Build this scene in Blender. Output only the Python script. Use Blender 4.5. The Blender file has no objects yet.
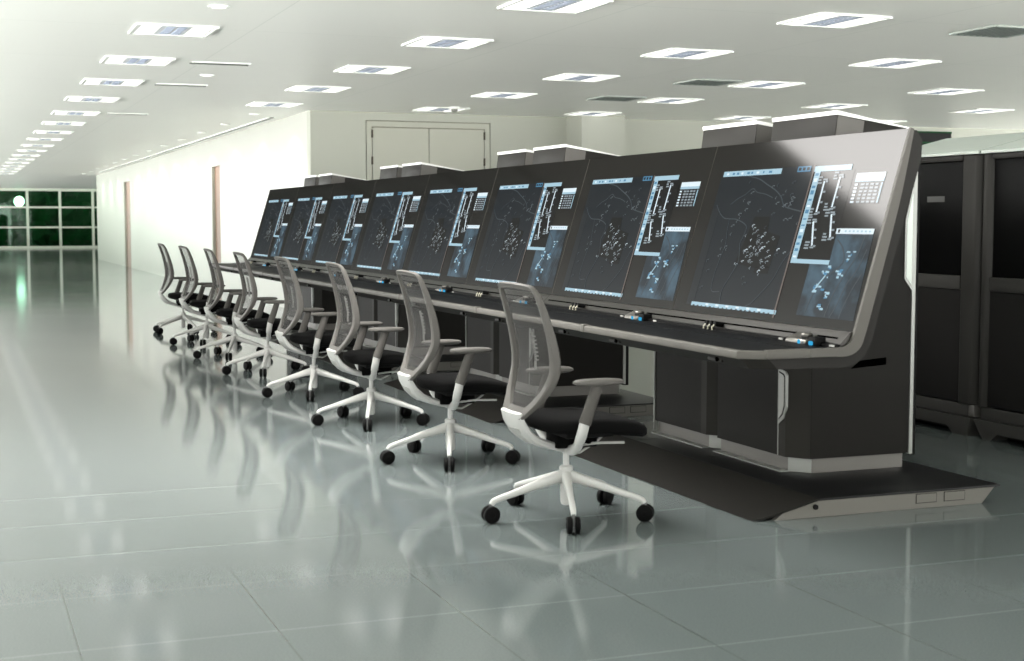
import bpy, bmesh, math, random
from mathutils import Vector, Matrix

SC = bpy.context.scene
COL = SC.collection
R = math.radians

# ------------------------------------------------------------------ colour / materials
def lin(c):
    c = c / 255.0
    return c / 12.92 if c <= 0.04045 else ((c + 0.055) / 1.055) ** 2.4

def rgb(r, g, b):
    return (lin(r), lin(g), lin(b), 1.0)

def new_mat(name):
    m = bpy.data.materials.new(name)
    m.use_nodes = True
    nt = m.node_tree
    return m, nt, nt.nodes, nt.links

def mat(name, col, rough=0.5, metal=0.0, spec=0.5, noise=0.0, nscale=30.0, bump=0.0):
    m, nt, N, L = new_mat(name)
    b = N['Principled BSDF']
    b.inputs['Base Color'].default_value = rgb(*col)
    b.inputs['Roughness'].default_value = rough
    b.inputs['Metallic'].default_value = metal
    b.inputs['Specular IOR Level'].default_value = spec
    tc = N.new('ShaderNodeTexCoord')
    nz = N.new('ShaderNodeTexNoise')
    nz.inputs['Scale'].default_value = nscale
    nz.inputs['Detail'].default_value = 3.0
    L.new(tc.outputs['Object'], nz.inputs['Vector'])
    if noise > 0:
        mx = N.new('ShaderNodeMix'); mx.data_type = 'RGBA'; mx.blend_type = 'MULTIPLY'
        mx.inputs['Factor'].default_value = noise
        mx.inputs['A'].default_value = rgb(*col)
        L.new(nz.outputs['Fac'], mx.inputs['B'])
        L.new(mx.outputs['Result'], b.inputs['Base Color'])
    if bump > 0:
        bp = N.new('ShaderNodeBump'); bp.inputs['Strength'].default_value = bump
        bp.inputs['Distance'].default_value = 0.002
        L.new(nz.outputs['Fac'], bp.inputs['Height'])
        L.new(bp.outputs['Normal'], b.inputs['Normal'])
    return m

def emis(name, col, strength):
    m, nt, N, L = new_mat(name)
    for n in list(N):
        if n.type != 'OUTPUT_MATERIAL': N.remove(n)
    e = N.new('ShaderNodeEmission')
    e.inputs['Color'].default_value = rgb(*col); e.inputs['Strength'].default_value = strength
    L.new(e.outputs[0], N['Material Output'].inputs['Surface'])
    return m

COAT = 0.026
def coated(name, col, emit=None, noise=None):
    """dark glass face: near black diffuse or lit pixels under a faint even gloss"""
    m, nt, N, L = new_mat(name)
    for n in list(N):
        if n.type != 'OUTPUT_MATERIAL': N.remove(n)
    out = N['Material Output']
    if emit is not None:
        base = N.new('ShaderNodeEmission')
        base.inputs['Color'].default_value = rgb(*col); base.inputs['Strength'].default_value = emit
        if noise is not None:
            tc = N.new('ShaderNodeTexCoord'); nz = N.new('ShaderNodeTexNoise')
            nz.inputs['Scale'].default_value = noise[1]; nz.inputs['Detail'].default_value = 4
            cr = N.new('ShaderNodeValToRGB')
            cr.color_ramp.elements[0].position = 0.42; cr.color_ramp.elements[0].color = rgb(*col)
            cr.color_ramp.elements[1].position = 0.72; cr.color_ramp.elements[1].color = rgb(*noise[0])
            L.new(tc.outputs['Object'], nz.inputs['Vector']); L.new(nz.outputs['Fac'], cr.inputs['Fac'])
            L.new(cr.outputs['Color'], base.inputs['Color'])
    else:
        base = N.new('ShaderNodeBsdfDiffuse'); base.inputs['Color'].default_value = rgb(*col)
    g = N.new('ShaderNodeBsdfGlossy'); g.inputs['Roughness'].default_value = 0.11
    g.inputs['Color'].default_value = (1, 1, 1, 1)
    mx = N.new('ShaderNodeMixShader'); mx.inputs[0].default_value = COAT
    L.new(base.outputs[0], mx.inputs[1]); L.new(g.outputs[0], mx.inputs[2])
    L.new(mx.outputs[0], out.inputs['Surface'])
    return m

M = {}
M['wall'] = mat('wall_paint', (166, 168, 157), 0.55, spec=0.15, noise=0.05, nscale=2)
M['wall_gloss'] = mat('glossy_wall_paint', (166, 167, 159), 0.30, spec=0.2)
M['bulkhead'] = mat('bulkhead_paint', (205, 210, 198), 0.6)
M['door'] = mat('door_paint', (163, 164, 151), 0.5, noise=0.05, nscale=4)
M['door_gap'] = mat('door_shadow_gap', (120, 118, 104), 0.7)
M['hinge'] = mat('hinge_metal', (60, 55, 48), 0.4, 0.7)
M['brown'] = mat('brown_timber', (120, 88, 62), 0.5, noise=0.3, nscale=12)
M['mullion'] = mat('window_mullion', (196, 204, 190), 0.45)
M['panel'] = coated('screen_panel_black', (11, 10, 8))
M['panel_edge'] = mat('screen_panel_edge', (88, 86, 80), 0.45, spec=0.08)
M['shell'] = mat('console_shell_grey', (34, 33, 31), 0.45, spec=0.08)
M['shell_rim'] = mat('console_rim_grey', (80, 78, 74), 0.5, spec=0.15)
M['cab'] = mat('cabinet_charcoal', (29, 28, 26), 0.55, spec=0.08, noise=0.15, nscale=220, bump=0.15)
M['cab_post'] = mat('cabinet_post_grey', (39, 38, 35), 0.5, spec=0.08)
M['black'] = mat('matt_black', (14, 14, 14), 0.6, spec=0.08)
M['slot'] = mat('slot_black', (1, 1, 1), 0.9, spec=0.0)
M['deskblack'] = mat('desk_top_black', (7, 7, 8), 0.5, spec=0.08)
M['plinth'] = mat('plinth_satin_metal', (98, 96, 92), 0.42, 0.4)
M['silver'] = mat('silver_trim', (132, 134, 130), 0.35, 0.3)
M['skirt'] = mat('platform_side_silver', (108, 106, 101), 0.5, 0.2, spec=0.15)
M['deck'] = mat('platform_deck_black', (22, 22, 23), 0.36, spec=0.2, noise=0.1, nscale=90)
M['ramp'] = mat('platform_ramp_charcoal', (33, 32, 30), 0.5, spec=0.08, noise=0.12, nscale=120)
M['hood'] = mat('hood_charcoal', (36, 35, 33), 0.5, spec=0.08)
M['hood_end_lit'] = mat('hood_end_lit_grey', (90, 88, 85), 0.45, spec=0.08)  # ceiling light on the hood ends, put into the colour
M['hood_rim_glint'] = mat('hood_glint_white', (215, 215, 211), 0.4)  # bevel highlight painted white
M['instr'] = mat('instrument_ledge_metal', (40, 38, 35), 0.32, 0.5)
M['pale'] = mat('jack_tip_ivory', (150, 147, 130), 0.4)
M['cyan'] = emis('cyan_led', (60, 170, 220), 1.0)
M['pad_metal'] = mat('control_pad_metal', (112, 110, 105), 0.3, 0.7)
# chairs
M['ch_white'] = mat('chair_white_alloy', (176, 176, 173), 0.35, spec=0.5)
M['ch_web'] = mat('chair_web_pale_grey', (152, 152, 148), 0.45)
M['ch_grey'] = mat('chair_frame_grey', (80, 78, 75), 0.5, spec=0.15)
M['ch_grey_dark'] = mat('chair_arm_grey', (70, 68, 65), 0.55, spec=0.15)
M['ch_black'] = mat('chair_black_fabric', (7, 7, 7), 0.9, spec=0.08, noise=0.3, nscale=300, bump=0.2)
M['caster'] = mat('caster_black_rubber', (5, 5, 5), 0.55, spec=0.08)
M['caster_hub'] = mat('caster_hub_grey', (92, 92, 92), 0.4)
# racks
M['rack'] = mat('rack_charcoal', (30, 29, 28), 0.5, spec=0.08)
M['rack_post'] = mat('rack_post_grey', (52, 51, 49), 0.42, spec=0.08)
M['rack_black'] = mat('rack_black_glass', (7, 7, 7), 0.4, spec=0.08)
M['rack_rail'] = mat('rack_rail_grey', (62, 61, 59), 0.5, spec=0.08)
M['rack_label'] = mat('rack_label_grey', (82, 82, 80), 0.5)
M['rack_roof'] = mat('rack_roof_pale', (190, 199, 191), 0.4)
# ceiling fittings
M['lamp'] = emis('lamp_tube_white', (255, 255, 250), 1.7)
M['added_panel'] = emis('added_panel_white', (255, 252, 248), 26.0)  # unseen panel added to glow on the nearest screen
M['lamp_frame'] = mat('lamp_frame_white', (226, 228, 222), 0.5)
M['louvre'] = mat('lamp_louvre_bluegrey', (228, 232, 236), 0.4)
M['louvre_dark'] = mat('lamp_louvre_slot', (168, 177, 196), 0.5)
M['grille'] = mat('vent_dark_grey', (84, 92, 86), 0.6)
M['grille_slat'] = mat('vent_slat_grey', (150, 158, 150), 0.5)
M['detector'] = mat('detector_grey', (110, 112, 104), 0.5)

# screen contents
M['ui_map'] = coated('display_map_slate', (22, 29, 35), 1.0)
M['ui_map_edge'] = coated('display_map_edge', (30, 35, 39), 1.0)
M['ui_dark'] = coated('display_dark_patch', (10, 10, 10), 1.0)
M['ui_bar'] = coated('display_bar_blue', (172, 206, 222), 1.0)
M['ui_white'] = coated('display_white', (222, 236, 244), 1.1)
M['ui_pale'] = coated('display_pale_grey', (150, 162, 168), 1.0)
M['ui_line'] = coated('display_trace_grey', (66, 74, 80), 1.0)
M['ui_glyph'] = coated('display_glyph_grey', (100, 108, 112), 1.0)
M['ui_rule'] = coated('display_rule_taupe', (116, 104, 98), 1.0)
M['ui_blue'] = coated('display_mid_blue', (84, 140, 176), 1.0)
M['ui_win'] = coated('display_window_dark', (12, 11, 10), 1.0)
M['ui_chart'] = coated('display_chart_blue', (36, 46, 54), 1.0, ((84, 112, 130), 6.0))

def floor_mat():
    m, nt, N, L = new_mat('polished_floor_tiles')
    b = N['Principled BSDF']
    tc = N.new('ShaderNodeTexCoord')
    sep = N.new('ShaderNodeSeparateXYZ'); L.new(tc.outputs['Object'], sep.inputs[0])
    def grid(axis, size, off, half):
        a = N.new('ShaderNodeMath'); a.operation = 'ADD'; a.inputs[1].default_value = off
        L.new(sep.outputs[axis], a.inputs[0])
        d = N.new('ShaderNodeMath'); d.operation = 'DIVIDE'; d.inputs[1].default_value = size
        L.new(a.outputs[0], d.inputs[0])
        f = N.new('ShaderNodeMath'); f.operation = 'FRACT'; L.new(d.outputs[0], f.inputs[0])
        s = N.new('ShaderNodeMath'); s.operation = 'SUBTRACT'; s.inputs[1].default_value = 0.5
        L.new(f.outputs[0], s.inputs[0])
        ab = N.new('ShaderNodeMath'); ab.operation = 'ABSOLUTE'; L.new(s.outputs[0], ab.inputs[0])
        g = N.new('ShaderNodeMath'); g.operation = 'GREATER_THAN'; g.inputs[1].default_value = 0.5 - half / size
        L.new(ab.outputs[0], g.inputs[0])
        return g
    gx = grid('X', 0.645, 5.15 + 64.5, 0.003)
    gy = grid('Y', 0.61, -0.94 + 61.0, 0.003)
    nz = N.new('ShaderNodeTexNoise'); nz.inputs['Scale'].default_value = 140; nz.inputs['Detail'].default_value = 4
    L.new(tc.outputs['Object'], nz.inputs['Vector'])
    nz2 = N.new('ShaderNodeTexNoise'); nz2.inputs['Scale'].default_value = 0.8; nz2.inputs['Detail'].default_value = 2
    L.new(tc.outputs['Object'], nz2.inputs['Vector'])
    cr = N.new('ShaderNodeValToRGB')
    cr.color_ramp.elements[0].position = 0.3; cr.color_ramp.elements[0].color = rgb(*FLOOR_A)
    cr.color_ramp.elements[1].position = 0.7; cr.color_ramp.elements[1].color = rgb(*FLOOR_B)
    L.new(nz.outputs['Fac'], cr.inputs['Fac'])
    m1 = N.new('ShaderNodeMix'); m1.data_type = 'RGBA'
    m1.inputs['B'].default_value = rgb(118, 125, 123)
    L.new(gx.outputs[0], m1.inputs['Factor']); L.new(cr.outputs['Color'], m1.inputs['A'])
    m2 = N.new('ShaderNodeMix'); m2.data_type = 'RGBA'
    m2.inputs['B'].default_value = rgb(80, 87, 85)
    L.new(gy.outputs[0], m2.inputs['Factor']); L.new(m1.outputs['Result'], m2.inputs['A'])
    L.new(m2.outputs['Result'], b.inputs['Base Color'])
    rr = N.new('ShaderNodeMapRange'); rr.inputs['To Min'].default_value = 0.06; rr.inputs['To Max'].default_value = 0.10
    L.new(nz2.outputs['Fac'], rr.inputs['Value'])
    L.new(rr.outputs['Result'], b.inputs['Roughness'])
    b.inputs['Specular IOR Level'].default_value = 0.36
    return m

FLOOR_A = (87, 94, 95)
FLOOR_B = (97, 104, 103)
M['floor'] = floor_mat()

def ceiling_mat():
    m, nt, N, L = new_mat('ceiling_boards')
    b = N['Principled BSDF']
    tc = N.new('ShaderNodeTexCoord')
    br = N.new('ShaderNodeTexBrick')
    br.offset = 0.0
    br.inputs['Color1'].default_value = rgb(247, 248, 241); br.inputs['Color2'].default_value = rgb(245, 246, 239)
    br.inputs['Mortar'].default_value = rgb(232, 235, 227)
    br.inputs['Scale'].default_value = 1.0
    br.inputs['Mortar Size'].default_value = 0.006
    br.inputs['Brick Width'].default_value = 2.33; br.inputs['Row Height'].default_value = 2.27
    L.new(tc.outputs['Object'], br.inputs['Vector'])
    L.new(br.outputs['Color'], b.inputs['Base Color'])
    b.inputs['Roughness'].default_value = 0.35
    b.inputs['Specular IOR Level'].default_value = 0.4
    return m
M['ceiling'] = ceiling_mat()

def mesh_fabric():
    m, nt, N, L = new_mat('chair_mesh_weave')
    b = N['Principled BSDF']
    b.inputs['Base Color'].default_value = rgb(46, 45, 43); b.inputs['Roughness'].default_value = 0.8
    out = N['Material Output']
    tc = N.new('ShaderNodeTexCoord')
    ck = N.new('ShaderNodeTexChecker'); ck.inputs['Scale'].default_value = 260
    L.new(tc.outputs['Object'], ck.inputs['Vector'])
    mr = N.new('ShaderNodeMapRange'); mr.inputs['To Min'].default_value = 0.40; mr.inputs['To Max'].default_value = 0.68
    L.new(ck.outputs['Fac'], mr.inputs['Value'])
    tr = N.new('ShaderNodeBsdfTransparent')
    mx = N.new('ShaderNodeMixShader')
    L.new(mr.outputs['Result'], mx.inputs[0]); L.new(tr.outputs[0], mx.inputs[1]); L.new(b.outputs[0], mx.inputs[2])
    L.new(mx.outputs[0], out.inputs['Surface'])
    return m
M['ch_mesh'] = mesh_fabric()

def window_glass():
    m, nt, N, L = new_mat('window_glass')
    for n in list(N):
        if n.type != 'OUTPUT_MATERIAL': N.remove(n)
    tr = N.new('ShaderNodeBsdfTransparent'); tr.inputs['Color'].default_value = (0.45, 0.80, 0.60, 1)
    g = N.new('ShaderNodeBsdfGlossy'); g.inputs['Roughness'].default_value = 0.02
    mx = N.new('ShaderNodeMixShader'); mx.inputs[0].default_value = 0.03
    L.new(tr.outputs[0], mx.inputs[1]); L.new(g.outputs[0], mx.inputs[2])
    L.new(mx.outputs[0], N['Material Output'].inputs['Surface'])
    return m
M['glass'] = window_glass()
M['hedge'] = mat('hedge_dark_green', (22, 74, 40), 0.9, spec=0.1, noise=0.8, nscale=2.5)
M['soil'] = mat('outdoor_paving_dark', (26, 34, 28), 0.9)
M['globe'] = emis('garden_lamp_globe', (255, 214, 232), 14.0)

# ------------------------------------------------------------------ mesh builder
class MB:
    def __init__(self):
        self.v = []; self.f = []; self.mi = []; self.mats = []
    def slot(self, m):
        if m not in self.mats: self.mats.append(m)
        return self.mats.index(m)
    def add(self, verts, faces, m):
        s = self.slot(m); o = len(self.v)
        self.v += [tuple(p) for p in verts]
        for f in faces:
            self.f.append([i + o for i in f]); self.mi.append(s)
    def box(self, x0, x1, y0, y1, z0, z1, m):
        vs = [(x, y, z) for z in (z0, z1) for y in (y0, y1) for x in (x0, x1)]
        self.add(vs, [(0, 2, 3, 1), (4, 5, 7, 6), (0, 1, 5, 4), (2, 6, 7, 3), (0, 4, 6, 2), (1, 3, 7, 5)], m)
    def prism_x(self, pts, x0, x1, m):
        """polygon of (y, z) points extruded along x"""
        n = len(pts)
        vs = [(x0, p[0], p[1]) for p in pts] + [(x1, p[0], p[1]) for p in pts]
        fs = [tuple(range(n)), tuple(range(2 * n - 1, n - 1, -1))]
        fs += [(i, i + n, (i + 1) % n + n, (i + 1) % n) for i in range(n)]
        self.add(vs, fs, m)
    def prism_z(self, pts, z0, z1, m, inset=None):
        n = len(pts)
        top = pts if inset is None else inset
        vs = [(p[0], p[1], z0) for p in pts] + [(p[0], p[1], z1) for p in top]
        fs = [tuple(range(n - 1, -1, -1)), tuple(range(n, 2 * n))]
        fs += [(i, (i + 1) % n, (i + 1) % n + n, i + n) for i in range(n)]
        self.add(vs, fs, m)
    def loft(self, rings, m, cap=True, closed=False):
        n = len(rings[0]); vs = [p for r in rings for p in r]; fs = []
        k = len(rings)
        for a in range(k if closed else k - 1):
            b = (a + 1) % k
            for i in range(n):
                j = (i + 1) % n
                fs.append((a * n + i, a * n + j, b * n + j, b * n + i))
        if cap and not closed:
            fs.append(tuple(range(n - 1, -1, -1))); fs.append(tuple(range((k - 1) * n, k * n)))
        self.add(vs, fs, m)
    def lathe(self, prof, m, c=(0, 0, 0), axis='z', seg=20):
        rings = []
        for r, h in prof:
            ring = []
            for i in range(seg):
                a = 2 * math.pi * i / seg
                p = (r * math.cos(a), r * math.sin(a), h)
                if axis == 'x': p = (p[2], p[0], p[1])
                elif axis == 'y': p = (p[1], p[2], p[0])
                ring.append((p[0] + c[0], p[1] + c[1], p[2] + c[2]))
            rings.append(ring)
        self.loft(rings, m)
    def tube(self, path, rad, m, seg=10, squash=None, up=None):
        """round / oval tube along a path; rad scalar or list; squash = list of (a, b) half sizes"""
        P = [Vector(p) for p in path]; rings = []
        ref = Vector(up) if up else Vector((0, 0, 1))
        for i, p in enumerate(P):
            t = (P[min(i + 1, len(P) - 1)] - P[max(i - 1, 0)]).normalized()
            r = ref
            if abs(t.dot(r)) > 0.97: r = Vector((1, 0, 0)) if up is None else Vector((0, 1, 0))
            s = t.cross(r).normalized(); u = s.cross(t).normalized()
            if squash: a, b = squash[i] if isinstance(squash, list) else squash
            else:
                a = b = rad[i] if isinstance(rad, (list, tuple)) else rad
            rings.append([p + s * a * math.cos(2 * math.pi * k / seg) + u * b * math.sin(2 * math.pi * k / seg) for k in range(seg)])
        self.loft(rings, m)
    def build(self, name, parent=None, bevel=0.0, smooth=False, off=(0, 0, 0), segs=2, angle=35):
        me = bpy.data.meshes.new(name)
        me.from_pydata([(v[0] - off[0], v[1] - off[1], v[2] - off[2]) for v in self.v], [], self.f)
        for m in self.mats: me.materials.append(m)
        for p, s in zip(me.polygons, self.mi): p.material_index = s
        bm = bmesh.new(); bm.from_mesh(me)
        bmesh.ops.recalc_face_normals(bm, faces=bm.faces)
        if bevel > 0:
            es = [e for e in bm.edges if len(e.link_faces) == 2 and e.calc_face_angle(0) > R(angle)]
            if es: bmesh.ops.bevel(bm, geom=es, offset=bevel, segments=segs, profile=0.5, affect='EDGES', clamp_overlap=True)
        if smooth or bevel > 0:
            for f in bm.faces: f.smooth = True
            for e in bm.edges:
                if len(e.link_faces) == 2 and e.calc_face_angle(0) > R(40): e.smooth = False
        bm.to_mesh(me); bm.free()
        o = bpy.data.objects.new(name, me)
        COL.objects.link(o)
        if parent is not None: o.parent = parent
        return o

def tag(o, label=None, cat=None, group=None, kind=None):
    if label: o['label'] = label
    if cat: o['category'] = cat
    if group: o['group'] = group
    if kind: o['kind'] = kind
    return o

def empty(name, loc, rz=0.0):
    o = bpy.data.objects.new(name, None)
    o.location = loc; o.rotation_euler = (0, 0, rz); o.empty_display_size = 0.2
    COL.objects.link(o)
    return o

def copy_tree(o, parent=None):
    c = o.copy(); COL.objects.link(c)
    if parent is not None: c.parent = parent
    for ch in list(o.children): copy_tree(ch, c)
    return c

def struct(o): o['kind'] = 'structure'; return o

def catmull(pts, n=6, closed=False):
    P = [Vector(p) for p in pts]; out = []; k = len(P)
    rng = range(k) if closed else range(k - 1)
    for i in rng:
        if closed: p0, p1, p2, p3 = P[(i - 1) % k], P[i], P[(i + 1) % k], P[(i + 2) % k]
        else: p0, p1, p2, p3 = P[max(i - 1, 0)], P[i], P[i + 1], P[min(i + 2, k - 1)]
        for j in range(n):
            t = j / n
            out.append(0.5 * ((2 * p1) + (-p0 + p2) * t + (2 * p0 - 5 * p1 + 4 * p2 - p3) * t * t + (-p0 + 3 * p1 - 3 * p2 + p3) * t ** 3))
    if not closed: out.append(P[-1])
    return out

def interp(tab, x):
    if x <= tab[0][0]: return tab[0][1]
    for (a, va), (b, vb) in zip(tab, tab[1:]):
        if x <= b: return va + (vb - va) * (x - a) / (b - a)
    return tab[-1][1]

# ------------------------------------------------------------------ camera (eye height 1.30 m)
H = 1.30
F = 1455.0
pitch = math.atan(110.0 / F)
yaw = math.atan(562.0 / (F / math.cos(pitch)))
fh = Vector((-math.cos(yaw), math.sin(yaw), 0)); right = Vector((math.sin(yaw), math.cos(yaw), 0)); up = Vector((0, 0, 1))
fwd = fh * math.cos(pitch) - up * math.sin(pitch); cup = fh * math.sin(pitch) + up * math.cos(pitch)
cd = bpy.data.cameras.new('camera'); cam = bpy.data.objects.new('camera', cd); COL.objects.link(cam)
cd.sensor_fit = 'HORIZONTAL'; cd.sensor_width = 36.0; cd.lens = F / 1024.0 * 36.0
cd.clip_start = 0.05; cd.clip_end = 300
mw = Matrix((right, cup, -fwd)).transposed().to_4x4(); mw.translation = (0, 0, H)
cam.matrix_world = mw
cd.dof.use_dof = True; cd.dof.focus_distance = 9.5; cd.dof.aperture_fstop = 4.5
SC.camera = cam

# ------------------------------------------------------------------ the room
CZ = 2.80
WORLD_LOW, WORLD_HIGH = 14.5, 0.5   # world light below and above the horizon; lower half boosted to brighten the ceiling
WY = 4.62          # long white wall
BX = -19.65        # end wall with the double door
X0, X1 = -76.0, 2.5
Y0, Y1 = -4.5, 21.0
b = MB(); b.box(X0, X1, Y0, Y1, -0.12, 0.0, M['floor']); struct(b.build('floor'))
b = MB(); b.box(X0, X1, Y0, Y1, CZ, CZ + 0.12, M['ceiling']); struct(b.build('ceiling'))

# long wall with two door recesses
XW = -50.8
rec = [(-27.77, -26.82, 2.31), (-42.6, -41.1, 2.38)]     # x0, x1, head height
b = MB()
edges = [(XW, rec[1][0]), (rec[1][1], rec[0][0]), (rec[0][1], BX - 0.2)]
for a, c in edges: b.box(a, c, WY, WY + 0.2, 0, CZ, M['wall_gloss'])
for a, c, h in rec: b.box(a, c, WY, WY + 0.2, h, CZ, M['wall_gloss'])
struct(b.build('wall_left'))
for k, (a, c, h) in enumerate(rec):
    b = MB(); b.box(a + 0.0, c, WY + 0.06, WY + 0.18, 0.0, h, M['brown'])
    d = struct(b.build('door_%d' % (k + 2)))
    b = MB()
    b.box(a + 0.001, a + 0.05, WY + 0.005, WY + 0.06, 0.0, h - 0.001, M['door'])
    b.box(c - 0.05, c - 0.001, WY + 0.005, WY + 0.06, 0.0, h - 0.001, M['door'])
    b.build('door_frame', d)

# end wall with double door
b = MB()
DY0, DY1, DZ = 5.40, 7.24, 2.685
b.box(BX - 0.2, BX, WY, DY0, 0, CZ, M['wall'])
b.box(BX - 0.2, BX, DY1, Y1, 0, CZ, M['wall'])
b.box(BX - 0.2, BX, DY0, DY1, DZ, CZ, M['wall'])
struct(b.build('wall_back'))
b = MB(); b.box(BX - 0.2, BX - 0.04, DY0, DY1, 0, DZ, M['door_gap'])
d = struct(b.build('door_1'))
b = MB()
b.box(BX - 0.04, BX - 0.003, DY0 + 0.012, DY0 + 0.085, 0, DZ - 0.012, M['door'])
b.box(BX - 0.04, BX - 0.003, DY1 - 0.085, DY1 - 0.012, 0, DZ - 0.012, M['door'])
b.box(BX - 0.04, BX - 0.003, DY0 + 0.085, DY1 - 0.085, DZ - 0.085, DZ - 0.012, M['door'])
b.build('door_frame', d)
ym = (DY0 + DY1) / 2
for a, c in ((DY0 + 0.10, ym - 0.006), (ym + 0.006, DY1 - 0.10)):
    b = MB(); b.box(BX - 0.04, BX - 0.006, a, c, 0.01, DZ - 0.10, M['door']); b.build('door_leaf', d)
for y in (DY0 + 0.092, DY1 - 0.092):
    for z in (2.50, 2.13, 1.1, 0.3):
        b = MB(); b.lathe([(0.014, z - 0.055), (0.014, z + 0.055)], M['hinge'], (BX + 0.0, y, 0), seg=8); b.build('hinge', d)
# square column in front of the end wall
b = MB(); b.box(BX, BX + 0.55, 8.42, 9.10, 0, CZ, M['wall']); struct(b.build('column'))
# dark window high in the end wall on the right
b = MB(); b.box(BX + 0.0, BX + 0.02, 14.25, 15.2, 1.95, 2.72, M['rack_black'])
w2 = struct(b.build('window_2'))
b = MB()
for z in (1.94, 2.3, 2.55, 2.72): b.box(BX + 0.02, BX + 0.035, 14.25, 15.2, z - 0.012, z + 0.012, M['hedge'])
b.build('window_frame', w2)

# far glazed wall
WX = -72.0
b = MB()
b.box(WX - 0.3, WX, Y0, Y1, 2.80, CZ + 0.0, M['bulkhead'])
b.box(WX - 0.15, WX + 0.05, Y0, 12.0, 0.0, 0.10, M['mullion'])
b.box(WX - 0.15, WX + 0.05, Y0, 12.0, 2.68, 2.80, M['mullion'])
fr = MB()
ys = [3.40 - 1.48 * k for k in range(1, 11)][::-1] + [3.40, 4.86, 6.36, 7.85, 9.3]
for y in ys: fr.box(WX - 0.12, WX + 0.05, y - 0.055, y + 0.055, 0.1, 2.70, M['mullion'])
for z in (0.98, 1.92): fr.box(WX - 0.10, WX + 0.03, Y0, 12.0, z - 0.04, z + 0.04, M['mullion'])
b2 = MB(); b2.box(WX - 0.06, WX - 0.04, Y0, 12.0, 0.1, 2.7, M['glass'])
w1 = struct(b2.build('window_1')); fr.build('window_frame', w1)
struct(b.build('wall_far'))
# outside: dark hedge and a lit globe
b = MB(); b.box(X0 - 16, X0, Y0, Y1, -0.2, -0.02, M['soil']); struct(b.build('ground'))
random.seed(5)
b = MB()
nx, nz_ = 90, 14
vs = []
for j in range(nz_ + 1):
    for i in range(nx + 1):
        y = Y0 + (Y1 - Y0) * i / nx; z = -0.05 + 4.6 * j / nz_
        vs.append((X0 - 3.5 + random.uniform(-0.35, 0.35), y + random.uniform(-.1, .1), z))
fs = [(j * (nx + 1) + i, j * (nx + 1) + i + 1, (j + 1) * (nx + 1) + i + 1, (j + 1) * (nx + 1) + i) for j in range(nz_) for i in range(nx)]
b.add(vs, fs, M['hedge']); hb = b
hb.box(X0 - 5.5, X0 - 4.2, Y0, Y1, -0.05, 4.5, M['hedge'])
tag(hb.build('hedge'), 'dark green clipped hedge outside the far glazed wall', 'hedge', kind='stuff')
t = empty('garden_lamp', (-77.0, 3.25, -0.02)); tag(t, 'glowing white globe lamp outside the far dark window', 'lamp')
b = MB(); b.lathe([(0.10, 0), (0.10, 0.04), (0.03, 0.08), (0.03, 1.98), (0.09, 2.02)], M['rack_post'], seg=12); b.build('post', t, smooth=True)
b = MB(); b.lathe([(0.02, 2.0), (0.14, 2.05), (0.23, 2.18), (0.25, 2.28), (0.22, 2.40), (0.12, 2.50), (0.01, 2.53)], M['globe'], seg=16); b.build('globe', t, smooth=True)

# ------------------------------------------------------------------ ceiling fittings
def make_light(name='ceiling_light'):
    t = empty(name, (0, 0, CZ))
    f = MB(); s = 0.30
    for a in (-1, 1):
        f.box(-s, s, a * s - 0.012, a * s + 0.012, -0.016, 0.0, M['lamp_frame'])
        f.box(a * s - 0.012, a * s + 0.012, -s + 0.012, s - 0.012, -0.016, 0.0, M['lamp_frame'])
    f.box(-s, s, -s, s, -0.003, -0.001, M['lamp_frame'])
    f.build('frame', t)
    for a in (-1, 1):
        d = MB(); d.box(-0.275, 0.275, a * 0.195 - 0.072, a * 0.195 + 0.072, -0.012, -0.004, M['lamp']); d.build('diffuser', t, bevel=0.003)
    l = MB(); l.box(-0.275, 0.275, -0.11, 0.11, -0.008, -0.004, M['louvre'])
    for k in range(9):
        x = -0.24 + 0.06 * k
        l.box(x - 0.014, x + 0.014, -0.075, -0.01, -0.011, -0.008, M['louvre_dark'])
        l.box(x - 0.014, x + 0.014, 0.015, 0.08, -0.011, -0.008, M['louvre_dark'])
    l.build('louvre', t)
    return t
light0 = make_light()
first = [True]
XS = [-9.44, -11.78, -14.13, -16.42, -18.80]
rows = [
    (1.68, XS + [-21.3, -23.6, -26.0, -28.3, -30.7, -33.0, -35.4, -37.7, -40.0, -42.4, -44.7, -47.0, -49.4], 'row at far left of ceiling'),
    (3.95, XS, 'row above the chairs'),
    (6.22, XS, 'row above the consoles'),
    (8.45, XS[1:], 'row over the column'),
    (10.85, XS[2:], 'row right of the column'),
    (13.2, XS[3:], 'rightmost row'),
]
ordw = ['first', 'second', 'third', 'fourth', 'fifth', 'sixth', 'seventh', 'eighth', 'ninth', 'tenth', 'eleventh', 'twelfth', 'thirteenth',
        'fourteenth', 'fifteenth', 'sixteenth', 'seventeenth', 'eighteenth']
for y, xs, where in rows:
    vis = [x for x in xs if not (x > -10 and y in (1.68,))]
    for k, x in enumerate(vis):
        if first[0]: o = light0; first[0] = False
        else: o = copy_tree(light0)
        o.location = (x, y, CZ)
        tag(o, 'square louvred ceiling light, %s from camera in the %s' % (ordw[k], where), 'ceiling light', 'square louvred ceiling lights')
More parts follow.
